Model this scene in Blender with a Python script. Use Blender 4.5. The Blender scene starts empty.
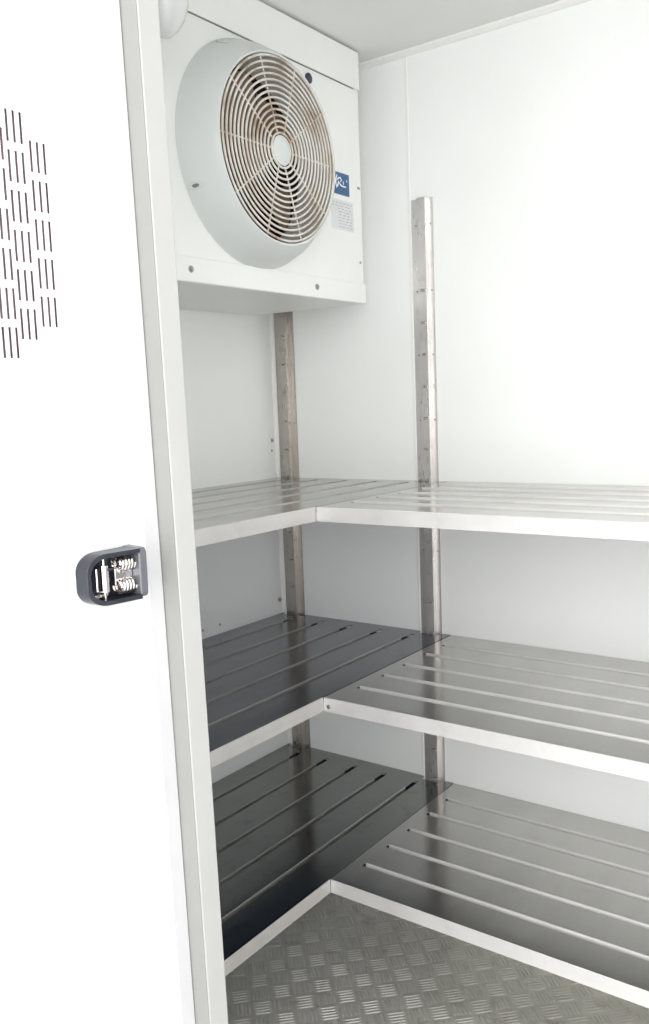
import bpy, math, random
from math import sin, cos, pi, radians
from mathutils import Vector, Matrix

random.seed(4)
sc = bpy.context.scene
col = sc.collection

# ------------------------------------------------------------------ materials
def nt(name):
    m = bpy.data.materials.new(name); m.use_nodes = True
    return m, m.node_tree.nodes, m.node_tree.links, m.node_tree.nodes['Principled BSDF']

def noise(N, L, scale, detail=4.0, stretch=None, rough=.55):
    tc = N.new('ShaderNodeTexCoord'); mp = N.new('ShaderNodeMapping'); n = N.new('ShaderNodeTexNoise')
    if stretch: mp.inputs['Scale'].default_value = stretch
    n.inputs['Scale'].default_value = scale; n.inputs['Detail'].default_value = detail
    n.inputs['Roughness'].default_value = rough
    L.new(tc.outputs['Object'], mp.inputs['Vector']); L.new(mp.outputs['Vector'], n.inputs['Vector'])
    return n

def ramp(N, L, src, stops):
    r = N.new('ShaderNodeValToRGB'); e = r.color_ramp.elements
    while len(e) < len(stops): e.new(.5)
    for k, (p, c) in enumerate(stops):
        e[k].position = p; e[k].color = (c[0], c[1], c[2], 1) if not isinstance(c, (int, float)) else (c, c, c, 1)
    L.new(src, r.inputs['Fac']); return r

def simple(name, c, rough=.4, metal=0., var=.04, scale=12., bump=0., bscale=60., spec=.5):
    m, N, L, B = nt(name)
    n = noise(N, L, scale)
    r = ramp(N, L, n.outputs['Fac'], [(.3, tuple(x * (1 - var) for x in c)), (.7, tuple(min(1, x * (1 + var)) for x in c))])
    L.new(r.outputs['Color'], B.inputs['Base Color'])
    B.inputs['Roughness'].default_value = rough; B.inputs['Metallic'].default_value = metal
    B.inputs['Specular IOR Level'].default_value = spec
    if bump:
        n2 = noise(N, L, bscale); b = N.new('ShaderNodeBump'); b.inputs['Strength'].default_value = bump
        b.inputs['Distance'].default_value = .002
        L.new(n2.outputs['Fac'], b.inputs['Height']); L.new(b.outputs['Normal'], B.inputs['Normal'])
    return m

def wall_mat(name, c, spots=()):
    """white coated insulated panel; spots = small rust specks (centre, radius)"""
    m, N, L, B = nt(name)
    n = noise(N, L, 5., 3)
    r = ramp(N, L, n.outputs['Fac'], [(.3, tuple(x * .975 for x in c)), (.7, c)])
    out = r.outputs['Color']
    tc = N.new('ShaderNodeTexCoord'); wob = noise(N, L, 130., 3)
    for (px, py, pz), rad in spots:
        d = N.new('ShaderNodeVectorMath'); d.operation = 'DISTANCE'; d.inputs[1].default_value = (px, py, pz)
        L.new(tc.outputs['Object'], d.inputs[0])
        a = N.new('ShaderNodeMath'); a.operation = 'MULTIPLY_ADD'; a.inputs[1].default_value = rad * 1.6
        L.new(wob.outputs['Fac'], a.inputs[0]); L.new(d.outputs['Value'], a.inputs[2])
        rr = N.new('ShaderNodeMapRange'); rr.inputs['From Min'].default_value = rad * 1.5
        rr.inputs['From Max'].default_value = rad * 2.2; rr.inputs['To Min'].default_value = .85; rr.inputs['To Max'].default_value = 0
        L.new(a.outputs[0], rr.inputs['Value'])
        mx = N.new('ShaderNodeMixRGB'); mx.inputs['Color2'].default_value = (.24, .14, .07, 1)
        L.new(rr.outputs['Result'], mx.inputs['Fac']); L.new(out, mx.inputs['Color1']); out = mx.outputs['Color']
    L.new(out, B.inputs['Base Color'])
    B.inputs['Roughness'].default_value = .42
    b = N.new('ShaderNodeBump'); b.inputs['Strength'].default_value = .05; b.inputs['Distance'].default_value = .001
    n3 = noise(N, L, 7., 2); L.new(n3.outputs['Fac'], b.inputs['Height']); L.new(b.outputs['Normal'], B.inputs['Normal'])
    return m

def steel_mat(name, c, r0=.2, r1=.38, stretch=(1, 1, 1), grime=.35, seam=None, dark=(.2, .18, .15), metal=1.):
    """stainless sheet with faint smears, grime patches and (seam) a brown stain along x = seam"""
    m, N, L, B = nt(name)
    n = noise(N, L, 9., 5, stretch)
    base = ramp(N, L, n.outputs['Fac'], [(.3, tuple(x * .86 for x in c)), (.72, c)])
    g = noise(N, L, 22., 6, None, .7)
    gm = ramp(N, L, g.outputs['Fac'], [(.56, 0), (.78, grime)])
    mx = N.new('ShaderNodeMixRGB'); mx.inputs['Color2'].default_value = (*dark, 1)
    L.new(gm.outputs['Color'], mx.inputs['Fac']); L.new(base.outputs['Color'], mx.inputs['Color1'])
    out = mx.outputs['Color']
    if seam is not None:
        tc = N.new('ShaderNodeTexCoord'); sp = N.new('ShaderNodeSeparateXYZ'); L.new(tc.outputs['Object'], sp.inputs[0])
        s = N.new('ShaderNodeMath'); s.operation = 'SUBTRACT'; s.inputs[1].default_value = seam; L.new(sp.outputs['X'], s.inputs[0])
        a = N.new('ShaderNodeMath'); a.operation = 'ABSOLUTE'; L.new(s.outputs[0], a.inputs[0])
        k = noise(N, L, 45., 5); q = N.new('ShaderNodeMath'); q.operation = 'MULTIPLY_ADD'; q.inputs[1].default_value = .05
        L.new(k.outputs['Fac'], q.inputs[0]); L.new(a.outputs[0], q.inputs[2])
        mr = N.new('ShaderNodeMapRange'); mr.inputs['From Min'].default_value = .028; mr.inputs['From Max'].default_value = .06
        mr.inputs['To Min'].default_value = .8; mr.inputs['To Max'].default_value = 0
        L.new(q.outputs[0], mr.inputs['Value'])
        m2 = N.new('ShaderNodeMixRGB'); m2.inputs['Color2'].default_value = (.46, .40, .32, 1)
        L.new(mr.outputs['Result'], m2.inputs['Fac']); L.new(out, m2.inputs['Color1']); out = m2.outputs['Color']
    L.new(out, B.inputs['Base Color'])
    B.inputs['Metallic'].default_value = metal
    rr = ramp(N, L, noise(N, L, 14., 4, stretch).outputs['Fac'], [(.3, r0), (.7, r1)])
    L.new(rr.outputs['Color'], B.inputs['Roughness'])
    b = N.new('ShaderNodeBump'); b.inputs['Strength'].default_value = .06; b.inputs['Distance'].default_value = .002
    L.new(noise(N, L, 6., 2).outputs['Fac'], b.inputs['Height']); L.new(b.outputs['Normal'], B.inputs['Normal'])
    return m

def rusty_wire():
    m, N, L, B = nt('grille_wire_coated')
    n = noise(N, L, 16., 4)
    r = ramp(N, L, n.outputs['Fac'], [(.3, (.36, .24, .15)), (.42, (.62, .55, .47)), (.56, (.74, .71, .66))])
    L.new(r.outputs['Color'], B.inputs['Base Color']); B.inputs['Roughness'].default_value = .5
    return m

M = {}
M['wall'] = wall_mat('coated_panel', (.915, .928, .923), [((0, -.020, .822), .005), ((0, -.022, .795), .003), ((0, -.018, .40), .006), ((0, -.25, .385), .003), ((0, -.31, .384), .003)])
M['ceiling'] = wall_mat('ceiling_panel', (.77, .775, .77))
M['outer'] = simple('outer_white_panel', (.93, .93, .93), .35, var=.01)
M['frame'] = simple('frame_plastic', (.51, .51, .50), .45, var=.015)
M['powder'] = simple('white_powder_coat', (.84, .85, .835), .38, var=.015, scale=8)
M['shroud'] = simple('shroud_plastic', (.66, .685, .68), .42, var=.02, scale=9)
M['wire'] = rusty_wire()
M['blade'] = simple('fan_blade_grimy', (.23, .17, .13), .5, var=.3, scale=14)
M['dark'] = simple('dark_cavity', (.025, .02, .02), .7, var=.2)
M['deckR'] = steel_mat('stainless_deck', (.60, .592, .57), .12, .22, (1, .35, 1), .2, .5)
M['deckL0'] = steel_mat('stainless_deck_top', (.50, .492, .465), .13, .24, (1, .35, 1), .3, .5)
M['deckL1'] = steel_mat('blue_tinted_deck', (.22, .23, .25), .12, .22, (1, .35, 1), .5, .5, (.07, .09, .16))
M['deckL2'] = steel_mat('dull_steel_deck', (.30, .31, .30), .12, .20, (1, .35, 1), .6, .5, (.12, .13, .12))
M['rimL'] = steel_mat('rolled_rim_dull', (.50, .49, .47), .3, .45, (1, 1, 1), .3, metal=.8)
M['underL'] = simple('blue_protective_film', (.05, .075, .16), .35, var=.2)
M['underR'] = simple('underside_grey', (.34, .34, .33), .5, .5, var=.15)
M['lip'] = steel_mat('brushed_lip', (.86, .845, .84), .4, .55, (1, 1, 1), .12, metal=.35)
M['lip_shaded'] = steel_mat('brushed_lip_shaded', (.66, .64, .63), .4, .55, (1, 1, 1), .2, metal=.4)  # darker copy of the lip steel, shade put into its colour
M['rimm'] = steel_mat('rolled_rim', (.86, .85, .83), .35, .5, (1, 1, 1), .1, metal=.45)
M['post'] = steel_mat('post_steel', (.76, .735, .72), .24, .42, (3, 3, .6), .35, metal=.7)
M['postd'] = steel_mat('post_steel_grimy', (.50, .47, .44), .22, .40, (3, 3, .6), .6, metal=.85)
M['frame_shade'] = simple('frame_side_shade', (.30, .30, .29), .5, var=.02)  # grey that puts shade on the door frame's side face
M['trim'] = simple('trim_metal', (.76, .76, .78), .4, .3, var=.02)
M['bead'] = simple('sealant_bead', (.86, .86, .84), .5, var=.02)
M['tread'] = steel_mat('tread_aluminium', (.84, .82, .75), .36, .5, (1, 1, 1), .75, None, (.30, .26, .20), metal=.45)
M['ground'] = simple('pale_concrete', (.80, .80, .79), .8, var=.05, bump=.3)
M['black'] = simple('black_plastic', (.025, .027, .04), .28, var=.2)
M['chrome'] = simple('chrome', (.82, .78, .76), .14, 1., var=.03)
M['greyplate'] = simple('grey_plate', (.22, .225, .25), .35, .5, var=.04)
M['screw'] = simple('screw_steel', (.38, .36, .34), .4, 1., var=.1)
M['blue'] = simple('blue_label', (.035, .115, .26), .4, var=.08)
M['white'] = simple('white_print', (.85, .88, .90), .4, var=.02)
M['paper'] = simple('rating_paper', (.70, .71, .72), .5, var=.03)
M['ink'] = simple('grey_print', (.40, .41, .43), .6, var=.1, scale=90)
M['grommet'] = simple('grommet_rubber', (.05, .04, .09), .5, var=.1)
M['slotback'] = simple('slot_interior', (.30, .21, .25), .7, var=.3, scale=30)
m, N, L, B = nt('frosted_glass'); M['glass'] = m
r = ramp(N, L, noise(N, L, 8.).outputs['Fac'], [(.3, (.86, .88, .88)), (.7, (.93, .94, .94))]); L.new(r.outputs['Color'], B.inputs['Base Color'])
B.inputs['Roughness'].default_value = .12; B.inputs['Transmission Weight'].default_value = .25; B.inputs['Coat Weight'].default_value = .5

# ------------------------------------------------------------------ mesh helpers
class MB:
    def __init__(s): s.v = []; s.f = []
    def add(s, vs, fs):
        o = len(s.v); s.v += [tuple(x) for x in vs]; s.f += [tuple(i + o for i in f) for f in fs]; return s
    def box(s, x0, x1, y0, y1, z0, z1):
        if x0 > x1: x0, x1 = x1, x0
        if y0 > y1: y0, y1 = y1, y0
        if z0 > z1: z0, z1 = z1, z0
        vs = [(x, y, z) for x in (x0, x1) for y in (y0, y1) for z in (z0, z1)]
        return s.add(vs, [(0, 1, 3, 2), (4, 6, 7, 5), (0, 4, 5, 1), (2, 3, 7, 6), (0, 2, 6, 4), (1, 5, 7, 3)])
    def prism(s, pts, axis, a, b):
        """closed polygon pts (2D) swept along axis from a to b"""
        n = len(pts)
        def P(p, t): return {'x': (t, p[0], p[1]), 'y': (p[0], t, p[1]), 'z': (p[0], p[1], t)}[axis]
        vs = [P(p, a) for p in pts] + [P(p, b) for p in pts]
        fs = [tuple(range(n))[::-1], tuple(range(n, 2 * n))] + [(i, (i + 1) % n, (i + 1) % n + n, i + n) for i in range(n)]
        return s.add(vs, fs)
    def tube(s, path, r, seg=8, closed=False):
        pts = [Vector(p) for p in path]; n = len(pts); rings = []
        up = None
        for i, p in enumerate(pts):
            a = pts[(i - 1) % n] if closed or i > 0 else p
            b = pts[(i + 1) % n] if closed or i < n - 1 else p
            t = (b - a).normalized()
            if up is None:
                up = t.orthogonal().normalized()
            up = (up - t * up.dot(t)).normalized(); w = t.cross(up)
            rings.append([p + (up * cos(2 * pi * k / seg) + w * sin(2 * pi * k / seg)) * r for k in range(seg)])
        vs = [v for R in rings for v in R]; fs = []
        for i in range(n if closed else n - 1):
            j = (i + 1) % n
            for k in range(seg):
                fs.append((i * seg + k, i * seg + (k + 1) % seg, j * seg + (k + 1) % seg, j * seg + k))
        if not closed:
            fs += [tuple(range(seg))[::-1], tuple(range((n - 1) * seg, n * seg))]
        return s.add(vs, fs)
    def torus(s, c, R, r, axis='x', seg=72, rs=8):
        vs = []; fs = []
        for i in range(seg):
            a = 2 * pi * i / seg
            for k in range(rs):
                b = 2 * pi * k / rs; q = R + r * cos(b); h = r * sin(b)
                d = {'x': (h, q * cos(a), q * sin(a)), 'y': (q * cos(a), h, q * sin(a)), 'z': (q * cos(a), q * sin(a), h)}[axis]
                vs.append((c[0] + d[0], c[1] + d[1], c[2] + d[2]))
        for i in range(seg):
            for k in range(rs):
                fs.append((i * rs + k, i * rs + (k + 1) % rs, ((i + 1) % seg) * rs + (k + 1) % rs, ((i + 1) % seg) * rs + k))
        return s.add(vs, fs)
    def lathe(s, c, prof, axis='x', seg=64, caps=True):
        """prof: list of (h, r) along the axis"""
        vs = []; fs = []; n = len(prof)
        for h, r in prof:
            for i in range(seg):
                a = 2 * pi * i / seg
                d = {'x': (h, r * cos(a), r * sin(a)), 'y': (r * cos(a), h, r * sin(a)), 'z': (r * cos(a), r * sin(a), h)}[axis]
                vs.append((c[0] + d[0], c[1] + d[1], c[2] + d[2]))
        for j in range(n - 1):
            for i in range(seg):
                fs.append((j * seg + i, j * seg + (i + 1) % seg, (j + 1) * seg + (i + 1) % seg, (j + 1) * seg + i))
        if caps:
            fs += [tuple(range(seg)), tuple(range((n - 1) * seg, n * seg))]
        return s.add(vs, fs)
    def sheet(s, us, vs_, holes, t, M4):
        """flat sheet in local (u,v), thickness t along +w, with rectangular holes, mapped by M4(u,v,w)"""
        us = sorted(set(us) | {h[0] for h in holes} | {h[1] for h in holes})
        vv = sorted(set(vs_) | {h[2] for h in holes} | {h[3] for h in holes})
        nu, nv = len(us) - 1, len(vv) - 1
        def solid(i, j):
            if i < 0 or j < 0 or i >= nu or j >= nv: return False
            cu = (us[i] + us[i + 1]) / 2; cv = (vv[j] + vv[j + 1]) / 2
            return not any(h[0] < cu < h[1] and h[2] < cv < h[3] for h in holes)
        idx = {}; V = []; F = []
        def P(i, j, w):
            k = (i, j, w)
            if k not in idx: idx[k] = len(V); V.append(M4(us[i], vv[j], t if w else 0))
            return idx[k]
        for i in range(nu):
            for j in range(nv):
                if not solid(i, j): continue
                F.append((P(i, j, 1), P(i + 1, j, 1), P(i + 1, j + 1, 1), P(i, j + 1, 1)))
                F.append((P(i, j, 0), P(i, j + 1, 0), P(i + 1, j + 1, 0), P(i + 1, j, 0)))
                if not solid(i - 1, j): F.append((P(i, j, 0), P(i, j, 1), P(i, j + 1, 1), P(i, j + 1, 0)))
                if not solid(i + 1, j): F.append((P(i + 1, j, 0), P(i + 1, j + 1, 0), P(i + 1, j + 1, 1), P(i + 1, j, 1)))
                if not solid(i, j - 1): F.append((P(i, j, 0), P(i + 1, j, 0), P(i + 1, j, 1), P(i, j, 1)))
                if not solid(i, j + 1): F.append((P(i, j + 1, 0), P(i, j + 1, 1), P(i + 1, j + 1, 1), P(i + 1, j + 1, 0)))
        return s.add(V, F)
    def build(s, name, mat, parent=None, origin=None, smooth=False, bevel=0.):
        me = bpy.data.meshes.new(name)
        o0 = Vector(origin) if origin else Vector((0, 0, 0))
        me.from_pydata([tuple(Vector(v) - o0) for v in s.v], [], s.f); me.validate(); me.update()
        import bmesh
        bm = bmesh.new(); bm.from_mesh(me); bmesh.ops.recalc_face_normals(bm, faces=bm.faces); bm.to_mesh(me); bm.free()
        me.materials.append(mat)
        if smooth:
            for p in me.polygons: p.use_smooth = True
            try: me.set_sharp_from_angle(angle=radians(38))
            except Exception: pass
        o = bpy.data.objects.new(name, me); col.objects.link(o); o.location = o0
        if parent:
            o.parent = parent
            o.location = o0 - world_loc(parent)
        if bevel:
            b = o.modifiers.new('bevel', 'BEVEL'); b.width = bevel; b.segments = 2; b.limit_method = 'ANGLE'
        return o

def world_loc(o):
    l = Vector(o.location)
    while o.parent: o = o.parent; l += Vector(o.location)
    return l

def empty(name, loc):
    o = bpy.data.objects.new(name, None); o.empty_display_size = .05; col.objects.link(o); o.location = loc; return o

def tag(o, label, cat, group=None):
    o['label'] = label; o['category'] = cat
    if group: o['group'] = group
    return o

def struct(o, label=None):
    o['kind'] = 'structure'
    if label: o['label'] = label
    return o

# ------------------------------------------------------------------ dimensions (metres)
XR, YF = 2.30, -1.10            # inner right wall, inner face of front wall
ZF, ZC = -.28, 1.677            # floor, ceiling
SEAM, DEP = .50, .507
ZS = (.7238, .3633, 0.)
TW = .0268
X0 = .80                        # outer panel plane
def lean(z): return -1.1705 - .0172 * (z - .758)

# ------------------------------------------------------------------ setting
fl = MB(); fl.box(0, XR, YF - .06, 0, ZF - .02, ZF)
# raised five-bar tread pattern, groups turned against each other
c = .0425; a45 = radians(45)
ox, oy = .3981, -.4232
for i in range(-70, 70):
    for j in range(-70, 70):
        # basket-weave lattice turned 45 degrees
        u, v = i * c, j * c
        cx = ox + (u * cos(a45) - v * sin(a45)); cy = oy + (u * sin(a45) + v * cos(a45))
        if not (.02 < cx < XR - .02 and YF - .03 < cy < -.02): continue
        ang = a45 + (pi / 2 if (i + j) % 2 == 0 else 0)
        dx, dy = cos(ang), sin(ang)
        for k in range(5):
            off = (k - 2) * .0079; hl = .0190; hw = .0030
            px, py = cx - dy * off, cy + dx * off
            V = []
            for (t, w, z) in ((-1, 0, 0), (-.7, 1, 0), (.7, 1, 0), (1, 0, 0), (.7, -1, 0), (-.7, -1, 0),
                              (-.72, 0, 1), (-.6, .45, 1), (.6, .45, 1), (.72, 0, 1), (.6, -.45, 1), (-.6, -.45, 1)):
                V.append((px + dx * t * hl - dy * w * hw, py + dy * t * hl + dx * w * hw, ZF + z * .0013))
            fl.add(V, [(6, 7, 8, 9, 10, 11)] + [(q, (q + 1) % 6, (q + 1) % 6 + 6, q + 6) for q in range(6)])
struct(fl.build('floor', M['tread']))
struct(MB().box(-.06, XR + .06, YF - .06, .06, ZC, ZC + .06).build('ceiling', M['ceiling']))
struct(MB().box(-.06, 0, YF - .06, 0, ZF - .02, ZC).build('wall_left', M['wall']))
struct(MB().box(-.06, XR + .06, 0, .06, ZF - .02, ZC).build('wall_back', M['wall']))
struct(MB().box(XR, XR + .06, YF - .06, 0, ZF - .02, ZC).build('wall_right', M['wall']))
w = MB(); w.box(0, X0 - .05, YF - .055, YF, ZF, ZC)
struct(w.build('wall_front', M['wall']))
# beads in the corners and the cover strip over the back panel joint
struct(MB().prism([(0, ZC), (0, ZC - .012), (-.004, ZC - .011), (-.011, ZC - .004), (-.012, ZC)], 'x', .0, XR).build('trim_1', M['bead']))
struct(MB().prism([(0, 0), (.009, 0), (.008, -.004), (.004, -.008), (0, -.009)], 'z', ZF + .002, ZC - .012).build('trim_2', M['bead']))
struct(MB().prism([(.412, 0), (.419, 0), (.4185, -.0018), (.4125, -.0018)], 'z', ZF + .002, ZC - .012).build('trim_3', M['bead']))
struct(MB().prism([(0, ZC), (.012, ZC), (.011, ZC - .004), (.004, ZC - .011), (0, ZC - .012)], 'y', YF, -.012).build('trim_4', M['bead']))

# outside: panel to the left of the doorway, its opening for the slots, door frame post, metal edge strip
VY0, VY1, VZ0, VZ1 = -1.352, -1.266, .935, 1.175
YB = -2.7
def sh(x0, x1, ya, yb, z0, z1, la=False, lb=False):
    """box whose y sides may follow the slight lean of the frame"""
    ya0 = ya + (lean(z0) if la else 0); ya1 = ya + (lean(z1) if la else 0)
    yb0 = yb + (lean(z0) if lb else 0); yb1 = yb + (lean(z1) if lb else 0)
    V = [(x0, ya0, z0), (x0, ya1, z1), (x0, yb0, z0), (x0, yb1, z1), (x1, ya0, z0), (x1, ya1, z1), (x1, yb0, z0), (x1, yb1, z1)]
    return V, [(0, 1, 3, 2), (4, 6, 7, 5), (0, 4, 5, 1), (2, 3, 7, 6), (0, 2, 6, 4), (1, 5, 7, 3)]
ZG = ZF - .02
p = MB()
p.box(X0 - .05, X0, YB, VY0, ZG, 2.1)
p.box(X0 - .05, X0, VY0, VY1, ZG, VZ0); p.box(X0 - .05, X0, VY0, VY1, VZ1, 2.1)
p.add(*sh(X0 - .05, X0, VY1, -.0022, ZG, 2.1, False, True))
struct(p.build('wall_outer', M['outer']))
struct(MB().add(*sh(X0 - .045, X0 + .0228, -.0004, .0278, ZF, ZC, True, True)).build('trim_7', M['frame'], bevel=.0015))
struct(MB().add(*sh(X0 + .0010, X0 + .0220, -.0012, -.0003, ZF, ZC, True, True)).build('trim_6', M['frame_shade']))  # thin added strip, its grey painting the frame side in shade
struct(MB().add(*sh(X0, X0 + .0012, -.0205, -.0024, ZG, 2.1, True, True)).build('trim_5', M['trim']))
struct(MB().box(-1.5, 4.5, -5, YF - .062, ZG - .05, ZG).build('ground', M['ground']))

# ------------------------------------------------------------------ slotted vent
vr = empty('slotted_vent', (X0, (VY0 + VY1) / 2, VZ0))
tag(vr, 'field of narrow upright slots cut in stepped groups in the white outer panel', 'vent')
holes = []
cols = [(-1.2785, 1.1437, 5), (-1.2854, 1.1437, 5), (-1.2923, 1.1437, 5),
        (-1.3007, 1.1648, 6), (-1.3075, 1.1648, 6), (-1.3144, 1.1648, 6),
        (-1.3205, 1.1484, 6), (-1.3271, 1.1484, 6), (-1.3337, 1.1484, 6), (-1.3405, 1.1320, 5), (-1.3470, 1.1320, 5)]
for y, zt, n in cols:
    for k in range(n):
        z1 = zt - .0328 * k
        holes.append((y - .0014, y + .0014, z1 - .0262, z1))
g = MB().sheet([VY0, VY1], [VZ0, VZ1], holes, .0008, lambda u, v, w_: (X0 - .0008 + w_, u, v))
g.build('slotted_sheet', M['outer'], vr, vr.location)
MB().box(X0 - .03, X0 - .006, VY0 + .001, VY1 - .001, VZ0 + .001, VZ1 - .001).build('inner_backing', M['slotback'], vr, vr.location)

# ------------------------------------------------------------------ shelves
def rim(b, p0, p1, q, side, z, along):
    """turned edge of a slit: small raised curl, then a steep flange; side=+1 flange on the low side of q facing down the axis"""
    prof = [(.0002, -.0004), (.0042, 0), (.0022, .0022), (.0006, .0032), (-.0006, .0031), (-.0014, .0022), (-.0036, -.011), (-.0024, -.0112)]
    pts = [(q + side * a, z + h) for a, h in prof]
    b.prism(pts, along, p0, p1)

def edge(b, p0, p1, q, side, z, along):
    prof = [(0, 0), (.0010, -.0006), (.0038, -.011), (.0026, -.0112), (-.0002, -.0016)]
    b.prism([(q + side * a, z + h) for a, h in prof], along, p0, p1)

def deck(xa, xb, ya, yb, z, slits, notches, extra):
    b = MB()
    b.sheet([xa, xb], [ya, yb], slits + notches, .0016, lambda u, v, w_: (u, v, z - .0016 + w_))
    for f in extra: b.box(*f)
    return b

G_DECK = 'slatted steel shelf boards'
posts = [(.0091, .0694), (.4216, .4762)]
def notch_for(xa, xb):
    return [(p0 - .003, p1 + .003, -.0195, 0) for p0, p1 in posts if xa < p0 < xb]
labs_left = ['topmost of the left-hand slatted steel shelf boards, pale grey and just below the fan unit',
             'middle of the left-hand slatted steel shelf boards, dark bluish with open slits',
             'lowest of the left-hand slatted steel shelf boards, dark above the tread plate floor']
labs_right = ['topmost of the right-hand slatted steel shelf boards, nearly edge-on with a bright white lip',
              'middle of the right-hand slatted steel shelf boards, brownish with a rivet at its lip corner',
              'lowest of the right-hand slatted steel shelf boards, grey green above the tread plate floor']
YL = -1.075
for k, z in enumerate(ZS):
    # left board, runs along the left wall to the back wall
    r_ = tag(empty('shelf_board', (SEAM / 2, YL / 2, z - TW)), labs_left[k], 'shelf')
    sl = [(x - .0052, x + .0052, YL + .04, -.038) for x in (.066, .154, .242, .330, .418)]
    nots = notch_for(0, SEAM)
    fg = []
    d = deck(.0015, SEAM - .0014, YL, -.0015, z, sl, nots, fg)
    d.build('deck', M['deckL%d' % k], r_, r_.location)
    for s0, s1, v0, v1 in sl:
        q = MB(); rim(q, v0 + .02, v1 - .045, s0, -1, z - .0014, 'y'); edge(q, v0 + .02, v1 - .045, s1, -1, z, 'y')
        q.build('slit_rim', M['rimL'], r_, r_.location)
    MB().box(.004, SEAM - .016, YL + .004, -.021, z - .0140, z - .0128).build('underside_film', M['underL'], r_, r_.location)  # also closes the slits from below so their ends look dark
    lp = MB(); lp.prism([(SEAM - .0012, z), (SEAM, z - .0012), (SEAM, z - TW), (SEAM - .014, z - TW), (SEAM - .014, z - TW + .0014), (SEAM - .0014, z - TW + .0014), (SEAM - .0014, z)], 'y', YL, -DEP - .0005)
    lp.build('front_lip', M['lip_shaded'], r_, r_.location)
    # right board, runs along the back wall
    r2 = tag(empty('shelf_board', ((SEAM + XR) / 2, -DEP / 2, z - TW)), labs_right[k], 'shelf')
    xa, xb = SEAM + .0012, XR - .0015
    sl = [(SEAM + .024, xb - .045, y - .0045, y + .0045) for y in (-.088, -.172, -.258, -.341, -.428)]
    fg = []
    fg.append((xa, xa + .0014, -DEP + .002, -.0015, z - TW, z - .0016))
    d = deck(xa, xb, -DEP + .0014, -.0015, z, sl, [], fg)
    d.build('deck', M['deckR'], r2, r2.location)
    for s0, s1, v0, v1 in sl:
        q = MB(); rim(q, s0 + .004, s1 - .006, v1, 1, z, 'x'); edge(q, s0 + .006, s1 - .006, v0, 1, z, 'x')
        q.build('slit_rim', M['rimm'], r2, r2.location)
    MB().box(xa + .004, xb - .004, -DEP + .016, -.004, z - .0140, z - .0128).build('underside_panel', M['underR'], r2, r2.location)  # plate added under the board to darken slits and reflections
    y = -DEP
    lp = MB(); lp.prism([(y + .0012, z), (y, z - .0012), (y, z - TW), (y + .014, z - TW), (y + .014, z - TW + .0014), (y + .0014, z - TW + .0014), (y + .0014, z)], 'x', xa, xb)
    l_ = lp.build('front_lip', M['lip'], r2, r2.location)
    if k == 1:
        MB().lathe((SEAM + .0115, y, z - .0165), [(0, .0042), (-.0012, .0040), (-.0022, .0026), (-.0025, .0008)], 'y', 20).build('rivet', M['screw'], r2, r2.location, True)

# ------------------------------------------------------------------ slotted wall uprights
labs_post = ['narrow slotted steel upright in the dark corner below the fan unit',
             'bright slotted steel upright rising above the top shelf at the shelf seam']
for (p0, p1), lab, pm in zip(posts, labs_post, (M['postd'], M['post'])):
    zt = 1.357
    w0 = p0 + .45 * (p1 - p0) - .001; w1 = w0 + .0185; D = .0155
    w0 = w1 - .0205
    r_ = tag(empty('shelf_upright', ((p0 + p1) / 2, 0, ZF + .002)), lab, 'shelf upright', 'slotted wall uprights')
    r_['group'] = 'slotted wall uprights'
    b = MB(); zb = ZF + .003
    # web with slots, two side faces
    hs = []; tabs = []
    zz = 1.156
    while zz > ZF + .05:
        hs.append((w0 + .006, w1 - .003, zz + .0005, zz + .0020)); tabs.append(zz); zz -= .0717
    b.sheet([w0, w1], [zb, zt], hs, .0015, lambda u, v, w_: (u, -D + .0015 - w_, v))
    for zz in tabs: b.prism([(-D, zz + .0004), (-D - .0022, zz - .0002), (-D - .0022, zz - .0014), (-D, zz - .0036)], 'x', w0 + .006, w1 - .003)
    b.box(w0, w0 + .0015, -D + .0015, -.0015, zb, zt); b.box(w1 - .0015, w1, -D + .0015, -.0015, zb, zt)
    b.box(p0, w0 + .0015, -.0017, -.0002, zb, zt); b.box(w1 - .0015, p1, -.0017, -.0002, zb, zt)
    b.build('channel', pm, r_, r_.location)
    for zz in (1.30, 1.155, 1.012, .865, .56, .22):
        for xx in ((p0 + w0) / 2, (w1 + p1) / 2):
            MB().lathe((xx, -.0017, zz), [(0, .0022), (-.0008, .0021), (-.0014, .0010)], 'y', 12).build('screw', M['screw'], r_, r_.location, True)

# ------------------------------------------------------------------ evaporator
XE, YE = .337, -.0772
FY, FZ = -.4425, 1.3805
YL_ = FY * 2 - YE
ev = tag(empty('evaporator_unit', (XE / 2, FY, 1.132)), 'white ceiling-hung cooling unit with a big round fan guard', 'cooling unit')
L0 = ev.location.copy()
XB = .004
def ring_front(x, y0, y1, z0, z1, r, seg=96):
    vs = []; fs = []
    angs = [2 * pi * i / seg for i in range(seg)]
    angs += [math.atan2(zz - FZ, yy - FY) % (2 * pi) for yy in (y0, y1) for zz in (z0, z1)]
    angs = sorted(set(angs)); n = len(angs)
    for a in angs:
        ca, sa = cos(a), sin(a)
        t = min([((y1 if ca > 0 else y0) - FY) / ca if abs(ca) > 1e-9 else 1e9, ((z1 if sa > 0 else z0) - FZ) / sa if abs(sa) > 1e-9 else 1e9])
        vs += [(x, FY + r * ca, FZ + r * sa), (x, FY + t * ca, FZ + t * sa)]
    for i in range(n):
        j = (i + 1) % n; fs.append((2 * i, 2 * i + 1, 2 * j + 1, 2 * j))
    return vs, fs
Z1, Z2, Z3 = 1.1745, 1.5924, 1.672
b = MB()
b.add(*ring_front(XE, YL_, YE, Z1, Z2 + .012, .168)); b.add(*ring_front(XE - .0015, YL_, YE, Z1, Z2 + .012, .168))
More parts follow.
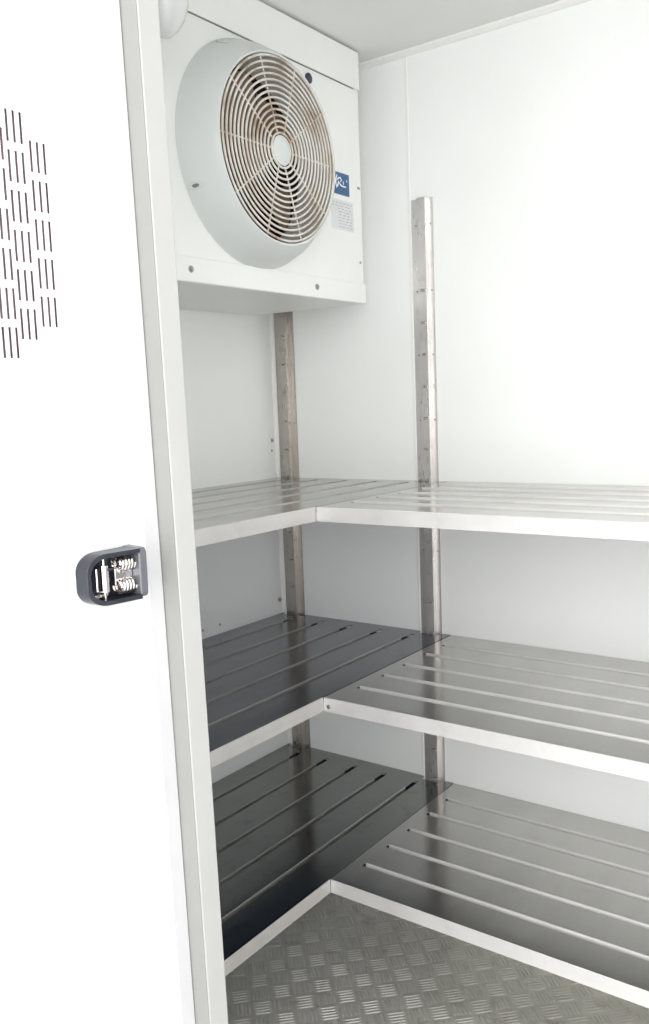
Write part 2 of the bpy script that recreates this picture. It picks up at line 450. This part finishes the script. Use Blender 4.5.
b.box(XB, XE - .0016, YE - .0015, YE, Z1, Z2 + .012); b.box(XB, XE - .0016, YL_, YL_ + .0015, Z1, Z2 + .012)
b.box(XB, XE - .0016, YL_, YE, Z2 + .0105, Z2 + .012); b.box(XB, XB + .0015, YL_, YE, Z1, Z2 + .012)
b.build('cabinet', M['powder'], ev, L0)
# lid: top and front drop, slightly proud, with a drip edge
lid = MB(); lid.prism([(XB, Z3), (XE + .003, Z3), (XE + .004, Z3 - .002), (XE + .004, Z2 + .001), (XE + .0035, Z2), (XE + .0035, Z2 + .013), (XB, Z2 + .013)], 'y', YL_ - .002, YE + .001)
lid.build('lid', M['powder'], ev, L0, bevel=.0012)
# notch gap along the lid's lower edge (dark reveal)
MB().box(XE - .001, XE + .0022, YL_ + .002, YE - .02, Z2 - .0012, Z2 + .0002).build('lid_gasket', M['screw'], ev, L0)
# drip tray
t = MB(); Z0 = 1.132
t.prism([(XB, Z0 + .004), (XE + .001, Z0), (XE + .003, Z0 + .002), (XE + .003, Z1 + .001), (XE + .002, Z1 + .002), (XE + .0008, Z1 + .002), (XE + .0008, Z1 - .0004), (XB, Z1 - .0004)], 'y', YL_ - .003, YE + .0035)
t.build('drip_tray', M['powder'], ev, L0, bevel=.001)
for yy in (-.6327, -.2597):
    MB().lathe((XE + .003, yy, 1.1545), [(0, .0062), (.0012, .006), (.0016, .0035), (.0036, .0033), (.004, .0015)], 'x', 20).build('screw', M['screw'], ev, L0, True)
for yy, zz in ((-.0889, 1.384), (-.0845, 1.3835), (-.0889, 1.222)):
    MB().lathe((XE, yy, zz), [(0, .0028), (.0012, .0026), (.0016, .0012)], 'x', 14).build('screw', M['screw'], ev, L0, True)
# shroud (lathe about the fan axis)
XF = .404
prof = [(XE + .0003, .2075), (XE + .003, .2060), (XE + .014, .2025), (XE + .032, .1955), (XF - .020, .1855), (XF - .009, .1795), (XF - .003, .1745),
        (XF + .0010, .1710), (XF + .001, .1678), (XF - .003, .1662), (XF - .010, .1655), (XF - .03, .1650), (XE - .04, .1645), (XE - .04, .163)]
sd = MB().lathe((0, FY, FZ), prof, 'x', 128, caps=False).build('fan_shroud', M['shroud'], ev, L0, True)
# mounting pockets on the shroud flank
for ang in (205, 118, -28, 62):
    a = radians(ang); R = .2015; x = XE + .018
    vs = []; fs = []
    q = MB()
    n = 16
    ax = Vector((-.25, 0, 0)); rad = Vector((0, cos(a), sin(a))); tan = Vector((0, -sin(a), cos(a)))
    sl_ = Vector((1, 0, 0)) * .93 + rad * -.35; sl_.normalize(); nn = (rad * .93 + Vector((1, 0, 0)) * .35).normalized()
    cc = Vector((x, FY, FZ)) + rad * R
    for (f, h) in ((1., 0.), (.9, .0018), (.62, .0022), (.5, .0006)):
        for i in range(n):
            th = 2 * pi * i / n
            vs.append(cc + sl_ * cos(th) * .0135 * f + tan * sin(th) * .006 * f + nn * h)
    for k in range(3):
        for i in range(n): fs.append((k * n + i, k * n + (i + 1) % n, (k + 1) * n + (i + 1) % n, (k + 1) * n + i))
    q.add(vs, fs)
    MB().add([v + nn * .0002 for v in vs[3 * n:]] + [v - nn * .001 for v in vs[3 * n:]], [tuple(range(n)), tuple(range(n, 2 * n))] + [(i, (i + 1) % n, (i + 1) % n + n, i + n) for i in range(n)]).build('pocket_shade', M['screw'], sd, L0)  # dark disc painting the shade on the pocket floor
    pk = q.build('screw_pocket', M['shroud'], sd, L0, True)
# guard
gr = MB(); XG = XF + .0005
NR = 14
for k in range(NR):
    R = .0310 + (.1630 - .0310) * k / (NR - 1)
    gr.torus((XG + .0015, FY, FZ), R, .0021, 'x', 96, 8)
for k in range(10):
    a = radians(36 * k)
    gr.tube([(XG - .0008, FY + cos(a) * r_, FZ + sin(a) * r_) for r_ in (.024, .08, .14, .1660)], .0016, 8)
gg = gr.build('fan_guard', M['wire'], ev, L0, True)
MB().lathe((XG, FY, FZ), [(-.002, .0265), (.0015, .027), (.0028, .0255), (.0034, .015), (.0036, .0005)], 'x', 40).build('hub_disc', M['shroud'], gg, L0, True)
# fan with motor
fan = MB().lathe((0, FY, FZ), [(XE - .085, .036), (XE - .005, .038), (XE + .008, .036), (XE + .012, .026)], 'x', 40).build('fan_motor', M['blade'], ev, L0, True)
for k in range(5):
    bl = MB(); vs = []; fs = []; nu, nv = 12, 8
    for side in (0, 1):
        for i in range(nu + 1):
            r_ = .034 + (.155 - .034) * i / nu
            w_ = radians(38 + 10 * i / nu); a0 = radians(72 * k + 100 + 14 * (i / nu) ** 2)
            for j in range(nv + 1):
                tt = j / nv - .5
                a = a0 + tt * w_
                x = XE - .022 - tt * (.055 - .02 * i / nu) - side * .0018
                vs.append((x, FY + r_ * cos(a), FZ + r_ * sin(a)))
    n1 = (nu + 1) * (nv + 1)
    for i in range(nu):
        for j in range(nv):
            q = i * (nv + 1) + j
            fs += [(q, q + 1, q + nv + 2, q + nv + 1), (q + n1, q + nv + 1 + n1, q + nv + 2 + n1, q + 1 + n1)]
    for i in range(nu):
        for j in (0, nv):
            q = i * (nv + 1) + j; fs.append((q, q + nv + 1, q + nv + 1 + n1, q + n1))
    for j in range(nv):
        for i in (0, nu):
            q = i * (nv + 1) + j; fs.append((q, q + 1, q + 1 + n1, q + n1))
    bl.add(vs, fs).build('fan_blade', M['blade'], fan, L0, True)
MB().lathe((0, FY, FZ), [(XE - .135, .159), (XE - .13, .1628), (XE - .02, .1628), (XE - .02, .1605), (XE - .128, .158), (XE - .13, .02)], 'x', 64).build('inner_housing', M['dark'], ev, L0, True)

# labels
lx = XE + .0002
def plate(name, quad, mat, th, parent):
    (y0, y1, z0, z1) = quad
    return MB().box(lx, lx + th, y0, y1, z0, z1).build(name, mat, parent, L0)
lg = plate('logo_label', (-.181, -.1245, 1.3585, 1.4045), M['blue'], .0008, ev)
lx2 = lx + .0008
def stroke(pts, w_):
    q = MB(); n = len(pts); vs = []
    for i, (y, z) in enumerate(pts):
        a = pts[max(0, i - 1)]; c_ = pts[min(n - 1, i + 1)]
        d = Vector((c_[0] - a[0], c_[1] - a[1])).normalized(); nrm = Vector((-d.y, d.x))
        ww = w_ * (.45 + .55 * sin(pi * (i + .5) / n))
        for sgn in (-1, 1):
            for x in (lx2 - .0003, lx2 + .0004): vs.append((x, y + nrm.x * ww * sgn, z + nrm.y * ww * sgn))
    fs = [(0, 1, 3, 2), (4 * n - 4, 4 * n - 2, 4 * n - 1, 4 * n - 3)]
    for i in range(n - 1):
        o = 4 * i; fs += [(o + 1, o + 5, o + 7, o + 3), (o, o + 2, o + 6, o + 4), (o, o + 4, o + 5, o + 1), (o + 2, o + 3, o + 7, o + 6)]
    q.add(vs, fs); return q
mk = MB()
for pts, w_ in (([(-.170, 1.398), (-.1745, 1.390), (-.176, 1.381), (-.172, 1.372), (-.168, 1.377), (-.164, 1.386)], .0022),
                ([(-.171, 1.387), (-.165, 1.392), (-.158, 1.394), (-.154, 1.390), (-.157, 1.385)], .0017),
                ([(-.163, 1.383), (-.158, 1.379), (-.152, 1.377), (-.137, 1.377)], .0017),
                ([(-.147, 1.388), (-.147, 1.381)], .0012), ([(-.134, 1.392), (-.1335, 1.388)], .0014)):
    s_ = stroke(pts, w_); mk.add(s_.v, s_.f)
mk.build('logo_mark', M['white'], lg, L0)
rp = plate('rating_plate', (-.1935, -.111, 1.2845, 1.3475), M['paper'], .0005, ev)
pr = MB(); lx3 = lx + .0005
random.seed(8)
for k in range(9):
    z = 1.3405 - k * .0062
    y = -.19 if k < 2 else -.168
    while y < -.118:
        L_ = random.uniform(.005, .014); pr.box(lx3, lx3 + .0002, y, min(-.116, y + L_), z - .0008, z + .0008); y += L_ + random.uniform(.003, .007)
pr.build('fine_print', M['ink'], rp, L0)
MB().lathe((XE, -.2598, 1.5715), [(0, .0105), (.003, .0105), (.0045, .0085), (.0045, .004)], 'x', 28).build('cable_grommet', M['grommet'], ev, L0, True)

# ------------------------------------------------------------------ ceiling lamp (glass jar bulkhead)
lc = (.422, -.745)
lamp = tag(empty('ceiling_lamp', (lc[0], lc[1], ZC)), 'white glass jar lamp beside the fan, half hidden by the door frame', 'lamp')
MB().lathe((lc[0], lc[1], 0), [(ZC - .0002, .058), (ZC - .012, .058), (ZC - .018, .052), (ZC - .028, .050), (ZC - .042, .050), (ZC - .044, .040)], 'z', 48).build('lamp_base', M['powder'], lamp, lamp.location, True)
jar = [(ZC - .040, .038), (ZC - .06, .0395), (ZC - .09, .0405), (ZC - .12, .0405), (ZC - .145, .038), (ZC - .165, .031), (ZC - .180, .021), (ZC - .189, .010), (ZC - .192, .001)]
jr = MB().lathe((lc[0], lc[1], 0), jar, 'z', 48).build('glass_jar', M['glass'], lamp, lamp.location, True)

# ------------------------------------------------------------------ latch fitting on the outer panel
ly0, ly1, lz0, lz1 = -1.2785, -1.2125, .7305, .7795
lt = tag(empty('door_latch', (X0, (ly0 + ly1) / 2, lz0)), 'black and chrome latch fitting on the white panel beside the door frame', 'latch')
LL = lt.location.copy()
zm = (lz0 + lz1) / 2
H = .026
# D-shaped outline in (y,z): round at the left end
def dshape(inset, n=14):
    r_ = .021 - inset * .6; pts = []
    y0, y1, z0, z1 = ly0 + inset, ly1 - .010, lz0 + inset, lz1 - inset
    pts.append((y1, z0)); pts.append((y1, z1))
    for i in range(n + 1):
        a = pi / 2 + pi / 2 * i / n; pts.append((y0 + r_ + r_ * cos(a), z1 - r_ * .8 + r_ * .8 * sin(a)))
    for i in range(n + 1):
        a = pi + pi / 2 * i / n; pts.append((y0 + r_ + r_ * cos(a), z0 + r_ * .8 + r_ * .8 * sin(a)))
    return pts
def hshape(p): # height of the wall rises towards the end plate
    t = (p[0] - ly0) / (ly1 - ly0); return .017 + .010 * max(0, min(1, t * 1.3))
out, inn = dshape(0), dshape(.0042)
hs = MB(); n = len(out); V = []
for o_, i_ in zip(out, inn):
    V += [(X0 + .0002, *o_), (X0 + hshape(o_), *o_), (X0 + hshape(i_), *i_), (X0 + .003, *i_)]
F = []
for k in range(n):
    q = (k + 1) % n
    if k == 0: continue   # open towards the end plate
    for s_ in range(3): F.append((4 * k + s_, 4 * q + s_, 4 * q + s_ + 1, 4 * k + s_ + 1))
F.append(tuple(4 * k for k in range(n))); F.append(tuple(4 * k + 3 for k in range(n)))
hs.add(V, F).build('housing', M['black'], lt, LL, True, .0006)
MB().prism([(X0 + .0004, lz0 - .001), (X0 + .023, lz0 + .001), (X0 + .025, lz0 + .004), (X0 + .025, lz1 - .004), (X0 + .023, lz1), (X0 + .0004, lz1 + .001)], 'y', ly1 - .0095, ly1).build('end_plate', M['greyplate'], lt, LL, bevel=.0012)
br = MB(); br.box(X0 + .003, X0 + .014, -1.244, ly1 - .0097, zm - .0095, zm + .008)
br.box(X0 + .003, X0 + .011, -1.266, -1.250, lz0 + .006, lz0 + .010)
br.build('bracket', M['chrome'], lt, LL, bevel=.001)
for zc_ in (lz1 - .0135, lz0 + .0135):
    sp = MB(); path = []
    for i in range(91):
        a = 2 * pi * i / 18; path.append((X0 + .0125 + .0072 * cos(a), -1.241 + i / 90 * .018, zc_ + .0072 * sin(a)))
    sp.tube(path, .0013, 6).build('coil_spring', M['chrome'], lt, LL, True)
MB().lathe((X0 + .013, -1.256, 0), [(lz0 + .0115, .0018), (lz0 + .0118, .0045), (lz1 - .0118, .0045), (lz1 - .0115, .0018)], 'z', 24).build('roller', M['chrome'], lt, LL, True)
MB().tube([(X0 + .013, -1.256, lz0 + .004), (X0 + .013, -1.256, lz1 - .004)], .0014, 10).build('roller_pin', M['chrome'], lt, LL, True)
MB().torus((X0 + .012, -1.251, lz1 - .016), .0055, .0016, 'z', 32, 8).build('latch_ring', M['black'], lt, LL, True)
MB().tube([(X0 + .016, -1.267, zm + .011), (X0 + .016, -1.267, zm - .010), (X0 + .016, -1.260, zm - .012)], .0008, 6).build('wire_clip', M['chrome'], lt, LL, True)

# ------------------------------------------------------------------ light
wd = bpy.data.worlds.new('World'); sc.world = wd; wd.use_nodes = True
bg = wd.node_tree.nodes['Background']; bg.inputs['Color'].default_value = (1, 1, .998, 1); bg.inputs['Strength'].default_value = 1.85
sun = bpy.data.lights.new('daylight', 'SUN'); sun.energy = 1.8; sun.angle = radians(60); sun.color = (1, .99, .97)
so = bpy.data.objects.new('daylight', sun); col.objects.link(so)
so.rotation_euler = Vector((-.5, 1., -.04)).to_track_quat('-Z', 'Y').to_euler()

# ------------------------------------------------------------------ camera
yaw, pit, rol = 0.635775593, -0.121614973, -0.0379678218
fwd = Vector((-sin(yaw) * cos(pit), cos(yaw) * cos(pit), sin(pit)))
rt = Vector((cos(yaw), sin(yaw), 0)); up = rt.cross(fwd)
r2 = rt * cos(rol) + up * sin(rol); u2 = -rt * sin(rol) + up * cos(rol)
cd = bpy.data.cameras.new('camera'); co = bpy.data.objects.new('camera', cd); col.objects.link(co)
co.matrix_world = Matrix(((r2.x, u2.x, -fwd.x, 1.46317681), (r2.y, u2.y, -fwd.y, -1.78580119), (r2.z, u2.z, -fwd.z, .909306873), (0, 0, 0, 1)))
cd.sensor_fit = 'VERTICAL'; cd.sensor_height = 36; cd.lens = 881.076761 * 36 / 1024; cd.clip_start = .02
sc.camera = co
vs = sc.view_settings
vs.view_transform = 'Standard'; vs.look = 'None'; vs.gamma = 1; vs.use_curve_mapping = False; vs.exposure = .21
sc.cycles.max_bounces = 14; sc.cycles.diffuse_bounces = 8; sc.cycles.glossy_bounces = 6
